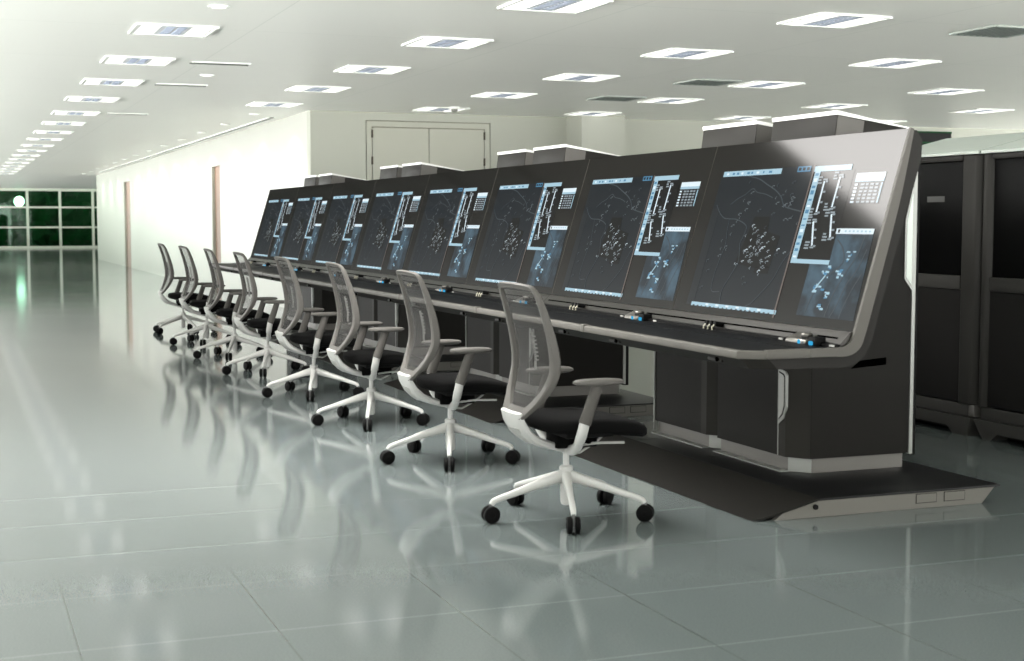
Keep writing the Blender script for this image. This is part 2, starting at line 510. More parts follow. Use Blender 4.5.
# unseen luminous panel, added for the bright patch on the nearest screen
t = empty('added_glow_panel', (-7.75, 1.85, CZ))
tag(t, 'large added light panel above the view, reflected in the nearest screen', 'ceiling light')
hx, hy = 1.20, 0.75
b = MB()
for (xa, xb, ya, yb) in ((-hx - .03, hx + .03, -hy - .03, -hy), (-hx - .03, hx + .03, hy, hy + .03), (-hx - .03, -hx, -hy, hy), (hx, hx + .03, -hy, hy)):
    b.box(xa, xb, ya, yb, -0.03, 0.0, M['lamp_frame'])
b.build('frame', t)
b = MB(); b.box(-hx, hx, -hy, hy, -0.02, -0.008, M['added_panel']); b.build('diffuser', t)

def make_vent():
    t = empty('ceiling_vent', (0, 0, CZ)); s = 0.27
    b = MB(); b.box(-s + 0.02, s - 0.02, -s + 0.02, s - 0.02, -0.006, -0.001, M['grille']); b.build('backing', t)
    b = MB()
    for a in (-1, 1):
        b.box(-s, s, a * s - 0.012, a * s + 0.012, -0.012, 0, M['grille_slat']); b.box(a * s - 0.012, a * s + 0.012, -s + .012, s - .012, -0.012, 0, M['grille_slat'])
    b.build('frame', t)
    b = MB()
    for k in range(8):
        y = -0.21 + 0.06 * k
        b.box(-s + 0.02, s - 0.02, y - 0.006, y + 0.006, -0.014, -0.006, M['grille'])
    b.build('slats', t)
    return t
v0 = make_vent()
vl = ['nearest one, top right above the racks', 'middle one, above the screens', 'far one, left of the middle vent', 'dark one at the right edge, beyond the lights']
for k, (x, y) in enumerate(((-9.52, 7.82), (-14.13, 7.72), (-16.38, 7.68), (-14.1, 12.6))):
    o = v0 if k == 0 else copy_tree(v0)
    o.location = (x, y, CZ)
    tag(o, 'dark square ceiling air vent, ' + vl[k], 'vent', 'square ceiling vents')
def slot_vent(x, y, label):
    t = empty('slot_vent', (x, y, CZ)); tag(t, label, 'vent', 'slot vents on the left')
    b = MB(); b.box(-0.06, 0.06, -0.27, 0.27, -0.008, 0, M['grille']); b.build('slot', t)
    b = MB(); b.box(-0.075, -0.06, -0.28, 0.28, -0.012, 0, M['detector']); b.box(0.06, 0.075, -0.28, 0.28, -0.012, 0, M['lamp_frame']); b.build('frame', t)
slot_vent(-14.11, 2.45, 'narrow dark slot vent in the ceiling, nearest of the left three')
slot_vent(-16.48, 2.43, 'narrow dark slot vent in the ceiling, middle of the left three')
slot_vent(-21.2, 2.37, 'narrow dark slot vent in the ceiling, farthest of the left three')
t = empty('linear_diffuser', (-34.2, 4.42, CZ)); tag(t, 'long thin dark air slot in the ceiling beside the white wall', 'vent')
b = MB(); b.box(-13.0, 13.0, -0.035, 0.035, -0.008, 0, M['grille']); b.build('slot', t)
b = MB(); b.box(-13.0, 13.0, -0.05, -0.035, -0.012, 0, M['lamp_frame']); b.box(-13.0, 13.0, 0.035, 0.05, -0.012, 0, M['lamp_frame']); b.build('frame', t)
# smoke detector above the double door
t = empty('smoke_detector', (-18.43, 6.28, CZ)); tag(t, 'small round grey smoke detector on the ceiling before the double door', 'smoke detector')
b = MB(); b.lathe([(0.075, 0), (0.075, -0.025), (0.05, -0.03)], M['lamp_frame'], seg=16); b.build('base', t)
b = MB(); b.lathe([(0.045, -0.03), (0.045, -0.055), (0.02, -0.07)], M['detector'], seg=16); b.build('sensor', t)
# small round downlights (left, and washing the long wall)
def make_down():
    t = empty('downlight', (0, 0, CZ))
    b = MB(); b.lathe([(0.075, 0), (0.075, -0.01), (0.055, -0.012), (0.055, -0.002)], M['lamp_frame'], seg=16); b.build('ring', t)
    b = MB(); b.lathe([(0.054, -0.003), (0.054, -0.008)], M['lamp'], seg=16); b.build('lens', t)
    return t
d0 = make_down(); dk = [0]
def put_down(x, y, label, group=None):
    o = d0 if dk[0] == 0 else copy_tree(d0); dk[0] += 1
    o.location = (x, y, CZ); tag(o, label, 'downlight', group)
put_down(-10.4, 1.80, 'small round downlight left of the nearest square light, top left')
put_down(-15.3, 2.52, 'small round downlight between two slot vents, left ceiling')
WASH = [-20.6 - 2.33 * k for k in range(13)]
for k, x in enumerate(WASH):
    put_down(x, 4.05, 'small round downlight washing the white wall, %s from the wall corner' % ordw[k], 'downlights along the white wall')
    ld = bpy.data.lights.new('wall_washer', 'SPOT'); ld.energy = 60; ld.spot_size = R(96); ld.spot_blend = 0.25
    ld.color = (1.0, 0.99, 0.94); ld.shadow_soft_size = 0.06
    lo = bpy.data.objects.new('wall_washer', ld); COL.objects.link(lo); lo.location = (x, 4.05, CZ - 0.04)
    lo.rotation_euler = (R(18), 0, 0)

# ------------------------------------------------------------------ control consoles
PY, PZ = 3.5245, 0.831                     # foot of the screen face
LEN = 0.891
w = Vector((0, 0.260, 0.852)).normalized(); nrm = Vector((0, -w.z, w.y))
PW = 1.64
OY = 3.9                                  # console origin

CACHE = {}
def part(name, parent, fn, key=None, **kw):
    """build once, share mesh data afterwards"""
    key = key or name
    if key in CACHE:
        o = bpy.data.objects.new(name, CACHE[key]); COL.objects.link(o); o.parent = parent
        return o
    m = MB(); fn(m)
    o = m.build(name, parent, off=(0, OY, 0), **kw)
    CACHE[key] = o.data
    return o

def pp(xr, u, v, off):                     # point on the screen face
    p = Vector((xr + u, PY, PZ)) + w * v + nrm * off
    return (p.x, p.y, p.z)

class UI:
    def __init__(self, xr): self.m = MB(); self.xr = xr
    def quad(self, u0, v0, u1, v1, mt, ly=1, skew=0.0):
        off = 0.0126 + 0.0006 * ly
        self.m.add([pp(self.xr, u0, v0, off), pp(self.xr, u1, v0, off), pp(self.xr, u1 + skew, v1, off), pp(self.xr, u0 + skew, v1, off)], [(0, 1, 2, 3)], mt)
    def poly(self, pts, mt, ly=1):
        off = 0.0126 + 0.0006 * ly
        self.m.add([pp(self.xr, u, v, off) for u, v in pts], [tuple(range(len(pts)))], mt)
    def line(self, pts, wd, mt, ly=2):
        for (a, b_), (c, d_) in zip(pts, pts[1:]):
            dx, dy = c - a, d_ - b_; l = math.hypot(dx, dy) or 1e-6
            nx_, ny_ = -dy / l * wd / 2, dx / l * wd / 2
            self.poly([(a + nx_, b_ + ny_), (a - nx_, b_ - ny_), (c - nx_, d_ - ny_), (c + nx_, d_ + ny_)], mt, ly)

def radar_map(m_, xr):
    ui = UI(xr); ui.m = m_
    rnd = random.Random(11)
    ui.quad(-1.505, 0.040, -0.640, 0.750, M['ui_map'], 0)
    ui.quad(-1.505, 0.040, -1.43, 0.55, M['ui_map_edge'], 1)
    # dark sector patches
    ui.poly([(-1.13, 0.27), (-0.965, 0.25), (-0.80, 0.255), (-0.78, 0.41), (-0.90, 0.43), (-0.92, 0.505), (-1.06, 0.505), (-1.10, 0.36)], M['ui_dark'], 1)
    ui.poly([(-0.93, 0.225), (-0.80, 0.225), (-0.80, 0.26), (-0.93, 0.26)], M['ui_dark'], 1)
    # title bar, little tool box, foot bar, right rule
    ui.quad(-1.485, 0.719, -0.925, 0.747, M['ui_bar'], 3)
    for k in range(9):
        u = -1.45 + 0.05 * k + rnd.uniform(-.01, .01)
        ui.quad(u, 0.727, u + rnd.uniform(.012, .03), 0.738, M['ui_blue'] if k % 3 else M['ui_white'], 4)
    ui.quad(-0.785, 0.723, -0.672, 0.750, M['ui_blue'], 3)
    for k in range(3): ui.quad(-0.775 + 0.035 * k, 0.729, -0.752 + 0.035 * k, 0.744, M['ui_map'], 4)
    ui.quad(-1.45, 0.036, -0.632, 0.056, M['ui_bar'], 3)
    for k in range(18):
        u = -1.43 + 0.043 * k
        ui.quad(u, 0.034, u + rnd.uniform(.008, .026), 0.041, M['ui_map'], 4)
    for k in range(6):
        u = -1.3 + 0.1 * k
        ui.quad(u, 0.044, u + 0.03, 0.054, M['ui_white'], 4)
    ui.quad(-0.652, 0.02, -0.640, 0.752, M['ui_rule'], 3)
    # boundary traces
    def sm(p): return [(q.x, q.y) for q in catmull([(a, b_, 0) for a, b_ in p], 5)]
    ui.line(sm([(-1.23, 0.717), (-1.12, 0.70), (-1.03, 0.67), (-0.94, 0.64), (-0.87, 0.605), (-0.82, 0.56), (-0.76, 0.545), (-0.655, 0.53)]), 0.006, M['ui_line'])
    ui.line(sm([(-1.47, 0.57), (-1.42, 0.53), (-1.36, 0.50), (-1.30, 0.495), (-1.23, 0.492), (-1.15, 0.473), (-1.11, 0.45), (-1.115, 0.41), (-1.13, 0.37), (-1.11, 0.32), (-1.10, 0.27), (-1.14, 0.20), (-1.18, 0.13), (-1.17, 0.06)]), 0.005, M['ui_line'])
    ui.line(sm([(-1.30, 0.49), (-1.29, 0.43), (-1.27, 0.36), (-1.29, 0.27), (-1.30, 0.18), (-1.28, 0.12), (-1.20, 0.12)]), 0.004, M['ui_line'])
    ui.line(sm([(-1.33, 0.57), (-1.27, 0.60), (-1.21, 0.62), (-1.15, 0.65), (-1.10, 0.63), (-1.02, 0.62), (-0.94, 0.60)]), 0.004, M['ui_line'])
    ui.line(sm([(-0.65, 0.34), (-0.70, 0.28), (-0.74, 0.20), (-0.80, 0.14), (-0.87, 0.08), (-0.92, 0.06)]), 0.004, M['ui_line'])
    # track symbols with small tags
    def glyph(u, v, mt, s):
        k = rnd.random()
        ui.line([(u + s, v + s * 0.8), (u, v + s * 0.2), (u + s * 0.8, v - s * 0.3)], s * 0.22, mt, 3)
        if k > 0.35: ui.quad(u + s * 0.9, v + s * 0.5, u + s * 2.0, v + s * 0.85, mt, 3)
        if k > 0.6: ui.quad(u - s * 0.4, v - s * 0.1, u - s * 0.05, v + s * 0.25, mt, 3)
    for k in range(34):
        a = rnd.uniform(0.1, 3.6); rr = rnd.uniform(0.20, 0.30)
        glyph(-1.0 + 1.15 * rr * math.cos(a), 0.41 + 0.85 * rr * math.sin(a), M['ui_glyph'], 0.013)
    for k in range(16):
        glyph(rnd.uniform(-1.43, -0.72), rnd.uniform(0.12, 0.68), M['ui_line'], 0.014)
    for k in range(62):
        glyph(rnd.gauss(-0.97, 0.095), rnd.gauss(0.345, 0.055), M['ui_pale'] if k % 4 else M['ui_white'], rnd.uniform(0.008, 0.013))

def strip_window(m_, xr):
    ui = UI(xr); ui.m = m_
    rnd = random.Random(3)
    ui.quad(-0.60, 0.30, -0.315, 0.722, M['ui_win'], 0)
    ui.quad(-0.64, 0.720, -0.342, 0.746, M['ui_bar'], 2)
    ui.quad(-0.628, 0.284, -0.582, 0.746, M['ui_bar'], 3)
    ui.quad(-0.628, 0.284, -0.315, 0.304, M['ui_bar'], 2)
    for k in range(14):
        v = 0.31 + 0.03 * k
        ui.quad(-0.62, v, -0.592, v + rnd.uniform(.006, .02), M['ui_blue'] if k % 4 else M['ui_white'], 4)
    for (u0, v0, u1, v1) in ((-0.530, 0.672, -0.528, 0.525), (-0.412, 0.690, -0.414, 0.548), (-0.530, 0.482, -0.488, 0.368), (-0.400, 0.516, -0.362, 0.408)):
        ui.line([(u0, v0), (u1, v1)], 0.013, M['ui_white'], 3)
        for k in range(4):
            t_ = k / 3; uu = u0 + (u1 - u0) * t_; vv = v0 + (v1 - v0) * t_
            ui.quad(uu + 0.010, vv - 0.006, uu + 0.03, vv + 0.003, M['ui_pale'], 3)
        for (uu, vv) in ((u0 - 0.052, v0 - 0.012), (u1 - 0.062, v1 - 0.016)):
            for j in range(3): ui.quad(uu, vv + 0.014 * j, uu + rnd.uniform(.022, .04), vv + 0.014 * j + 0.008, M['ui_pale'], 3)
        ui.quad(u0 - 0.012, v0 + 0.004, u0 + 0.024, v0 + 0.012, M['ui_pale'], 3)
        ui.quad(u1 - 0.016, v1 - 0.012, u1 + 0.016, v1 - 0.004, M['ui_pale'], 3)

def table_window(m_, xr):
    ui = UI(xr); ui.m = m_
    rnd = random.Random(8)
    ui.quad(-0.30, 0.562, -0.072, 0.702, M['ui_win'], 0)
    ui.quad(-0.288, 0.676, -0.074, 0.702, M['ui_white'], 2)
    ui.quad(-0.288, 0.662, -0.074, 0.676, M['ui_bar'], 2)
    for r_ in range(6):
        v = 0.645 - 0.0158 * r_
        for c in range(5):
            u = -0.284 + 0.036 * c + (0.01 if c else 0)
            ui.quad(u, v, u + rnd.uniform(.022, .030), v + 0.009, M['ui_white'] if c == 0 else M['ui_pale'], 2)
    ui.quad(-0.089, 0.566, -0.078, 0.656, M['ui_bar'], 2)

def chart_window(m_, xr):
    ui = UI(xr); ui.m = m_
    rnd = random.Random(21)
    ui.poly([(-0.465, 0.046), (-0.02, 0.046), (-0.045, 0.426), (-0.320, 0.426), (-0.316, 0.284), (-0.465, 0.284)], M['ui_chart'], 1)
    ui.quad(-0.326, 0.425, -0.045, 0.450, M['ui_white'], 3)
    for k in range(7): ui.quad(-0.26 + 0.03 * k, 0.434, -0.245 + 0.03 * k, 0.441, M['ui_bar'], 4)
    ui.quad(-0.312, 0.430, -0.296, 0.445, M['ui_map'], 4)
    def sm(p): return [(q.x, q.y) for q in catmull([(a, b_, 0) for a, b_ in p], 5)]
    for p in ([(-0.10, 0.42), (-0.12, 0.33), (-0.17, 0.25), (-0.22, 0.15), (-0.24, 0.05)], [(-0.06, 0.36), (-0.09, 0.27), (-0.14, 0.20), (-0.17, 0.11), (-0.20, 0.05)],
              [(-0.30, 0.40), (-0.24, 0.36), (-0.21, 0.30), (-0.27, 0.25), (-0.33, 0.21), (-0.38, 0.13), (-0.40, 0.06)], [(-0.05, 0.25), (-0.09, 0.18), (-0.12, 0.10), (-0.13, 0.05)]):
        ui.line(sm(p), 0.007, M['ui_line'], 2)
    for (u, v, n_, s) in ((-0.323, 0.240, 9, .045), (-0.23, 0.248, 7, .035), (-0.37, 0.170, 6, .028), (-0.285, 0.145, 6, .03), (-0.300, 0.092, 5, .022), (-0.172, 0.325, 6, .028)):
        for k in range(n_):
            a, c = u + rnd.gauss(0, s * .5), v + rnd.gauss(0, s * .4)
            ui.quad(a, c, a + rnd.uniform(.008, .028), c + rnd.uniform(.006, .012), M['ui_bar'] if k % 3 else M['ui_blue'], 3)
    ui.line([(-0.385, 0.155), (-0.315, 0.235)], 0.008, M['ui_bar'], 3)

def make_console(k):
    xn = 1.64; xf = -1.64                       # near / far end in the console's own frame (x' = X - centre)
    g = 0.002
    t = empty('control_console', (-5.15 - 1.64 - 3.28 * k, OY, 0))
    X = lambda wx: wx + 6.79                    # unit 0 world x -> local
    near, far = (k == 0), (k == 3)
    # ---- platform
    bx0, bx1 = X(-7.87), X(-5.40)
    def deck(m):
        m.box(bx0, bx1, 3.522, 4.50, 0.074, 0.083, M['deck'])
        for x in (X(-6.61), X(-7.24)): m.box(x - 0.002, x + 0.002, 3.522, 3.72, 0.083, 0.0838, M['plinth'])
    part('platform_deck', t, deck, bevel=0.002)
    def ramp(m):
        def pt(x, s): # s 0 crease, 1 toe
            return (x, 3.52 - 0.32 * s, 0.083 - 0.079 * s)
        c = 0.14
        out = [(bx0, 0), (bx1, 0), (bx1, 0.40), (bx1 - 0.003, 0.72), (bx1 - 0.012, 0.88), (bx1 - 0.032, 0.97), (bx1 - 0.07, 1.0), (X(-6.61), 1.0), (X(-6.615), 1.02), (bx0, 1.02)]
        top = [pt(*q) for q in out]
        n = len(top)
        vs = top + [(p[0], p[1], p[2] - 0.008 if p[2] > 0.009 else 0.0005) for p in top]
        fs = [tuple(range(n)), tuple(range(2 * n - 1, n - 1, -1))] + [(i, (i + 1) % n, (i + 1) % n + n, i + n) for i in range(n)]
        m.add(vs, fs, M['ramp'])
    part('platform_ramp', t, ramp)
    def skirt(m):
        m.prism_x([(3.30, 0.001), (3.345, 0.030), (3.53, 0.0735), (4.47, 0.0735), (4.40, 0.001)], bx1 - 0.03, bx1 - 0.004, M['skirt'])
        m.prism_x([(3.30, 0.001), (3.345, 0.030), (3.53, 0.0735), (4.47, 0.0735), (4.40, 0.001)], bx0 + 0.004, bx0 + 0.03, M['skirt'])
        m.box(bx0 + 0.03, bx1 - 0.03, 4.38, 4.42, 0.001, 0.074, M['skirt'])
        m.box(bx0 + 0.03, bx1 - 0.03, 3.55, 3.58, 0.001, 0.074, M['black'])
    sk = part('platform_skirt', t, skirt)
    for i, (a, c) in enumerate(((4.035, 4.148), (4.188, 4.304))):
        def cover(m, a=a, c=c):
            e = 0.003
            m.box(bx1 - 0.004, bx1 - 0.0025, a, c, 0.025, 0.069, M['shell'])
            m.box(bx1 - 0.004, bx1 - 0.001, a + e, c - e, 0.025 + e, 0.069 - e, M['skirt'])
        part('access_cover', sk, cover, 'access_cover%d' % i)
    def bolt(m): m.lathe([(0.012, bx1 - 0.004), (0.012, bx1 + 0.006)], M['black'], (0, 3.505, 0.048), axis='x', seg=12)
    part('ramp_bolt', sk, bolt)
    # ---- pedestal: two cabinets with chamfered front corner
    for i, (xa, xb) in enumerate(((X(-6.73), X(-5.95)), (X(-7.46), X(-6.74)))):
        ch = 0.10; yf = 3.755; yb = 4.39
        def body(m, xa=xa, xb=xb):
            m.prism_z([(xa, yf), (xb - ch, yf), (xb - ch, yb), (xa, yb)], 0.155, 0.700, M['cab'])
            m.prism_z([(xb - ch, yf + .001), (xb, yf + ch * 0.75), (xb, yb), (xb - ch, yb)], 0.155, 0.700, M['cab'])
        cb = part('cabinet', t, body, 'cabinet%d' % i)
        def corner(m, xa=xa, xb=xb):
            m.prism_z([(xb - ch - 0.06, yf - 0.006), (xb - ch, yf - 0.006), (xb - 0.002, yf + ch * 0.75 - 0.004), (xb - 0.01, yf + ch * 0.75 + 0.01), (xb - ch, yf + 0.01), (xb - ch - 0.06, yf + 0.01)], 0.156, 0.699, M['cab_post'])
        part('corner_post', cb, corner, 'corner_post%d' % i)
        def seam(m, xa=xa, xb=xb, i=i):
            x = xb - ch - 0.068 if i == 0 else xa - 0.004
            m.box(x, x + 0.007, yf - 0.008, yf + 0.01, 0.157 if i == 0 else 0.10, 0.698, M['silver'])
        part('seam_strip', cb, seam, 'seam_strip%d' % i)
        def plinth(m, xa=xa, xb=xb):
            i_ = 0.018
            m.prism_z([(xa + 0.01, yf + i_), (xb - ch - 0.005, yf + i_), (xb - ch - 0.005, yb - .01), (xa + 0.01, yb - .01)], 0.0835, 0.153, M['plinth'])
            m.prism_z([(xb - ch - 0.004, yf + i_), (xb - i_, yf + ch * 0.75 + i_), (xb - i_, yb - .02), (xb - ch - 0.004, yb - .02)], 0.0835, 0.153, M['plinth'])
            m.prism_z([(xb - ch - 0.004, yf + i_ - 0.004), (xb - i_ + 0.001, yf + ch * 0.75 + i_ - 0.003), (xb - i_ - 0.004, yf + ch * 0.75 + i_ + 0.004), (xb - ch - 0.004, yf + i_ + 0.004)], 0.085, 0.152, M['silver'])
            m.box(xa + 0.01, xb - ch, yf - 0.03, yf + i_, 0.0835, 0.089, M['silver'])
        part('plinth', cb, plinth, 'plinth%d' % i)
        if i == 0:
            def handle(m, xb=xb):
                x = xb - ch - 0.06; y = yf - 0.012
                o_ = [(x, 0.585), (x + 0.062, 0.572), (x + 0.072, 0.555), (x + 0.072, 0.40), (x + 0.052, 0.345), (x, 0.31)]
                q = [(x + 0.010, 0.570), (x + 0.052, 0.560), (x + 0.060, 0.548), (x + 0.060, 0.405), (x + 0.044, 0.362), (x + 0.010, 0.335)]
                def sl(P, y0, y1, mm):
                    n = len(P); vs = [(a, y0, c) for a, c in P] + [(a, y1, c) for a, c in P]
                    m.add(vs, [tuple(range(n)), tuple(range(2 * n - 1, n - 1, -1))] + [(j, (j + 1) % n, (j + 1) % n + n, j + n) for j in range(n)], mm)
                sl(o_, y, y + 0.012, M['silver'])
                i2 = [(a + (0.004 if a < x + .03 else -0.004), c) for a, c in q]
                sl(q, y - 0.002, y, M['black']); sl([(a * 0.86 + (x + 0.035) * 0.14, c * 0.94 + 0.45 * 0.06) for a, c in q], y - 0.004, y - 0.002, M['ch_web'])
            part('handle', cb, handle)
    # ---- tower that carries screens
    tx0, tx1 = X(-7.46), X(-5.95)
    tp = [(3.83, 0.700), (3.64, 0.7005), (3.70, 0.90), (3.92, 1.60), (3.95, 1.66), (4.39, 1.66), (4.39, 0.700)]
    tw = part('tower', t, lambda m: m.prism_x(tp, tx0, tx1, M['cab']))
    part('cable_slot', tw, lambda m: m.prism_x([(4.05, 0.585), (4.10, 0.622), (4.25, 0.634), (4.25, 0.598)], tx1, tx1 + 0.003, M['slot']))
    def edge(m):
        m.box(tx1 - 0.03, tx1 + 0.004, 4.392, 4.412, 0.15, 1.55, M['silver'])
        m.prism_x([(4.392, 0.955), (4.345, 1.015), (4.345, 1.30), (4.385, 1.46), (4.392, 1.46)], tx1, tx1 + 0.006, M['silver'])
        m.prism_x([(4.385, 0.985), (4.354, 1.025), (4.354, 1.29), (4.385, 1.43)], tx1 + 0.006, tx1 + 0.008, M['rack_roof'])
    part('edge_strip', tw, edge)
    part('rear_panel', tw, lambda m: m.box(tx0, tx1 - 0.02, 4.415, 4.445, 0.14, 1.60, M['black']))
    # ---- hoods
    for i, (a, c) in enumerate(((X(-7.27), X(-6.69)), (X(-6.53), X(-5.95)))):
        hp = [(3.93, 1.66), (3.95, 1.815), (4.37, 1.742), (4.39, 1.662)]
        def hood(m, a=a, c=c, hp=hp): m.prism_x(hp, a, c, M['hood'])
        h = part('hood', t, hood, 'hood%d' % i, bevel=0.002)
        def rim(m, a=a, c=c):
            m.prism_x([(3.946, 1.803), (3.944, 1.822), (4.372, 1.748), (4.372, 1.742)], a - 0.003, c + 0.004, M['hood_rim_glint'])  # white strip painting the light that the top bevel catches
        part('hood_rim_glint', h, rim, 'hood_rim_glint%d' % i)
        def endp(m, c=c): m.prism_x([(3.936, 1.665), (3.952, 1.80), (4.10, 1.776), (4.085, 1.665)], c, c + 0.002, M['hood_end_lit'])  # pale patch painting the lit front part of the end face
        part('hood_end_lit', h, endp, 'hood_end_lit%d' % i)
    # ---- shell: seat of screens and desk, a bent slab
    sp = [(3.46, 0.768), (3.50, 0.775), (3.525, 0.795), (3.535, 0.826)]
    q0 = Vector((0, PY, PZ)) - nrm * 0.012
    for v in (0.03, LEN): p = q0 + w * v; sp.append((p.y, p.z))
    sp += [(3.812, 1.680), (3.842, 1.64), (3.838, 1.56), (3.644, 0.924), (3.61, 0.80), (3.575, 0.735), (3.53, 0.70), (3.46, 0.686), (3.30, 0.69)]
    sp += [(3.30, 0.768)]
    part('shell', t, lambda m: m.prism_x(sp, xf + g, xn - g, M['shell']))
    # lighter rim that closes the outer end of the row
    def rimstrip(m, x0, x1):
        base = [(3.30, 0.772), (3.40, 0.7725), (3.460, 0.776), (3.496, 0.795), (3.512, 0.835), (3.548, 0.953), (3.612, 1.163), (3.692, 1.425), (3.772, 1.689)]
        bw = [0.036, 0.036, 0.042, 0.050, 0.053, 0.053, 0.050, 0.042, 0.018]
        cm = catmull([(p[0], p[1], bw[q]) for q, p in enumerate(base)], 4)
        inn = [(p.x, p.y) for p in cm]; wid = [p.z for p in cm]
        outp = []
        for i, (y, z) in enumerate(inn):
            a = inn[max(i - 1, 0)]; c = inn[min(i + 1, len(inn) - 1)]
            ty, tz = c[0] - a[0], c[1] - a[1]; l = math.hypot(ty, tz)
            outp.append((y + tz / l * wid[i], z - ty / l * wid[i]))
        n = len(inn)
        vs = [(x0, y, z) for y, z in inn] + [(x0, y, z) for y, z in outp] + [(x1, y, z) for y, z in inn] + [(x1, y, z) for y, z in outp]
        fs = []
        for i in range(n - 1):
            fs += [(i, i + 1, n + i + 1, n + i), (2 * n + i, 3 * n + i, 3 * n + i + 1, 2 * n + i + 1), (i, 2 * n + i, 2 * n + i + 1, i + 1), (n + i, n + i + 1, 3 * n + i + 1, 3 * n + i)]
        fs += [(0, n, 3 * n, 2 * n), (n - 1, 3 * n - 1, 4 * n - 1, 2 * n - 1)]
        m.add(vs, fs, M['shell_rim'])
    if near: part('end_rim', t, lambda m: rimstrip(m, xn - g, xn + 0.014), 'end_rim_near')
    if far: part('end_rim', t, lambda m: rimstrip(m, xf + g - 0.014, xf + g), 'end_rim_far')
    # ---- desk
    c0 = 0.07 if far else 0.0; c1 = 0.07 if near else 0.0
    def outline(yf, ins=0.0):
        pts = []
        if c0: pts += [(xf + g, yf + 0.095), (xf + g + c0, yf)]
        else: pts += [(xf + g, yf)]
        if c1: pts += [(xn - g - c1, yf), (xn - g, yf + 0.095)]
        else: pts += [(xn - g, yf)]
        pts += [(xn - g, 3.30), (xf + g, 3.30)]
        return pts
    dk_ = part('desk', t, lambda m: (m.prism_z(outline(3.02), 0.735, 0.7685, M['deskblack']), m.prism_z(outline(3.06), 0.69, 0.7355, M['shell'], outline(3.012))),
               'desk%d%d' % (near, far))
    part('desk_mat', dk_, lambda m: m.box(xf + g, xn - g, 3.29, 3.462, 0.7685, 0.7705, M['deskblack']), 'desk_mat')
    def trim(m):
        o_ = outline(3.0); i_ = outline(3.022)
        n = len(o_) - 2
        z0, z1 = 0.733, 0.7695
        for j in range(n - 1):
            a, c, d_, e = o_[j], o_[j + 1], i_[j + 1], i_[j]
            m.add([(a[0], a[1], z0), (c[0], c[1], z0), (c[0], c[1], z1 - .006), (a[0], a[1], z1 - .006), (e[0], e[1], z1), (d_[0], d_[1], z1), (e[0], e[1], z0), (d_[0], d_[1], z0)],
                  [(0, 1, 2, 3), (3, 2, 5, 4), (0, 6, 7, 1), (6, 4, 5, 7)], M['shell_rim'])
        if near:
            m.box(xn - 0.02, xn + 0.014, 3.095, 3.30, 0.735, 0.772, M['shell_rim'])
    part('edge_trim', dk_, trim, 'edge_trim%d%d' % (near, far), bevel=0.003)
    part('joint_clip', dk_, lambda m: m.box(-0.022, 0.022, 2.997, 3.03, 0.731, 0.772, M['shell_rim']), bevel=0.003)
    part('joint_clip', dk_, lambda m: m.box(xf + 0.004, xf + 0.04, 2.997, 3.03, 0.731, 0.772, M['shell_rim']), 'joint_clip_b', bevel=0.003)
    for i, x in enumerate((X(-5.47), X(-6.48), X(-7.12), X(-8.1))):
        def sock(m, x=x):
            m.box(x - 0.06, x + 0.06, 3.034, 3.06, 0.702, 0.716, M['shell'])
            m.lathe([(0.010, 3.050), (0.010, 3.026)], M['slot'], (x + 0.03, 0, 0.712), axis='y', seg=10)
        part('jack_socket', dk_, sock, 'jack_socket%d' % i)
    # ---- screens
    for i in range(2):
        xr = xn - PW * i - 0.002; xl = xn - PW * (i + 1) + 0.004
        def face(m, xr=xr, xl=xl):
            for (v0, v1, mm) in ((0.0, LEN, M['panel']),):
                a = [pp(0, xl, v0, -0.011), pp(0, xr, v0, -0.011), pp(0, xr, v1, -0.011), pp(0, xl, v1, -0.011)]
                f_ = [pp(0, xl, v0, 0.012), pp(0, xr, v0, 0.012), pp(0, xr, v1, 0.012), pp(0, xl, v1, 0.012)]
                m.add(a + f_, [(4, 5, 6, 7)], mm)
                m.add(a + f_, [(3, 2, 1, 0), (0, 1, 5, 4), (1, 2, 6, 5), (2, 3, 7, 6), (3, 0, 4, 7)], M['panel_edge'])
        s = part('screen', t, face, 'screen%d' % i)
        xo = xn - PW * i
        part('radar_map', s, lambda m: radar_map(m, xo), 'radar%d' % i)
        part('strip_window', s, lambda m: strip_window(m, xo), 'strip%d' % i)
        part('table_window', s, lambda m: table_window(m, xo), 'table%d' % i)
        part('chart_window', s, lambda m: chart_window(m, xo), 'chart%d' % i)
    # ---- ledge with controls between desk and screens
    def ledge(m):
        m.prism_x([(3.452, 0.770), (3.452, 0.786), (3.500, 0.834), (3.520, 0.836), (3.53, 0.77)], xf + g, xn - g, M['instr'])
    ld_ = part('instrument_ledge', t, ledge)
    part('ledge_groove', ld_, lambda m: m.prism_x([(3.468, 0.8035), (3.474, 0.8095), (3.476, 0.807), (3.470, 0.801)], xf + 0.05, xn - 0.05, M['slot']))
    part('ledge_channel', ld_, lambda m: m.box(xf + g, xn - g, 3.425, 3.4515, 0.770, 0.783, M['black']))
    for i in range(2):
        xo = xn - PW * i
        for j in range(3):
            x = xo - 1.095 + 0.042 * j
            def jack(m, x=x):
                m.tube([(x, 3.46, 0.800), (x, 3.415, 0.806)], 0.013, M['black'], 10)
                m.tube([(x, 3.415, 0.800), (x - .002, 3.404, 0.788), (x - .002, 3.404, 0.776)], 0.0045, M['pale'], 8)
            part('jack_plug', ld_, jack, 'jack%d%d' % (i, j))
        def pad(m, xo=xo):
            m.prism_x([(3.405, 0.771), (3.41, 0.788), (3.47, 0.812), (3.475, 0.771)], xo - 0.36, xo - 0.20, M['pad_metal'])
            m.lathe([(0.026, 0.79), (0.026, 0.814), (0.018, 0.820)], M['instr'], (xo - 0.225, 3.432, 0), seg=14)
        cp = part('control_pad', ld_, pad, 'pad%d' % i, bevel=0.004)
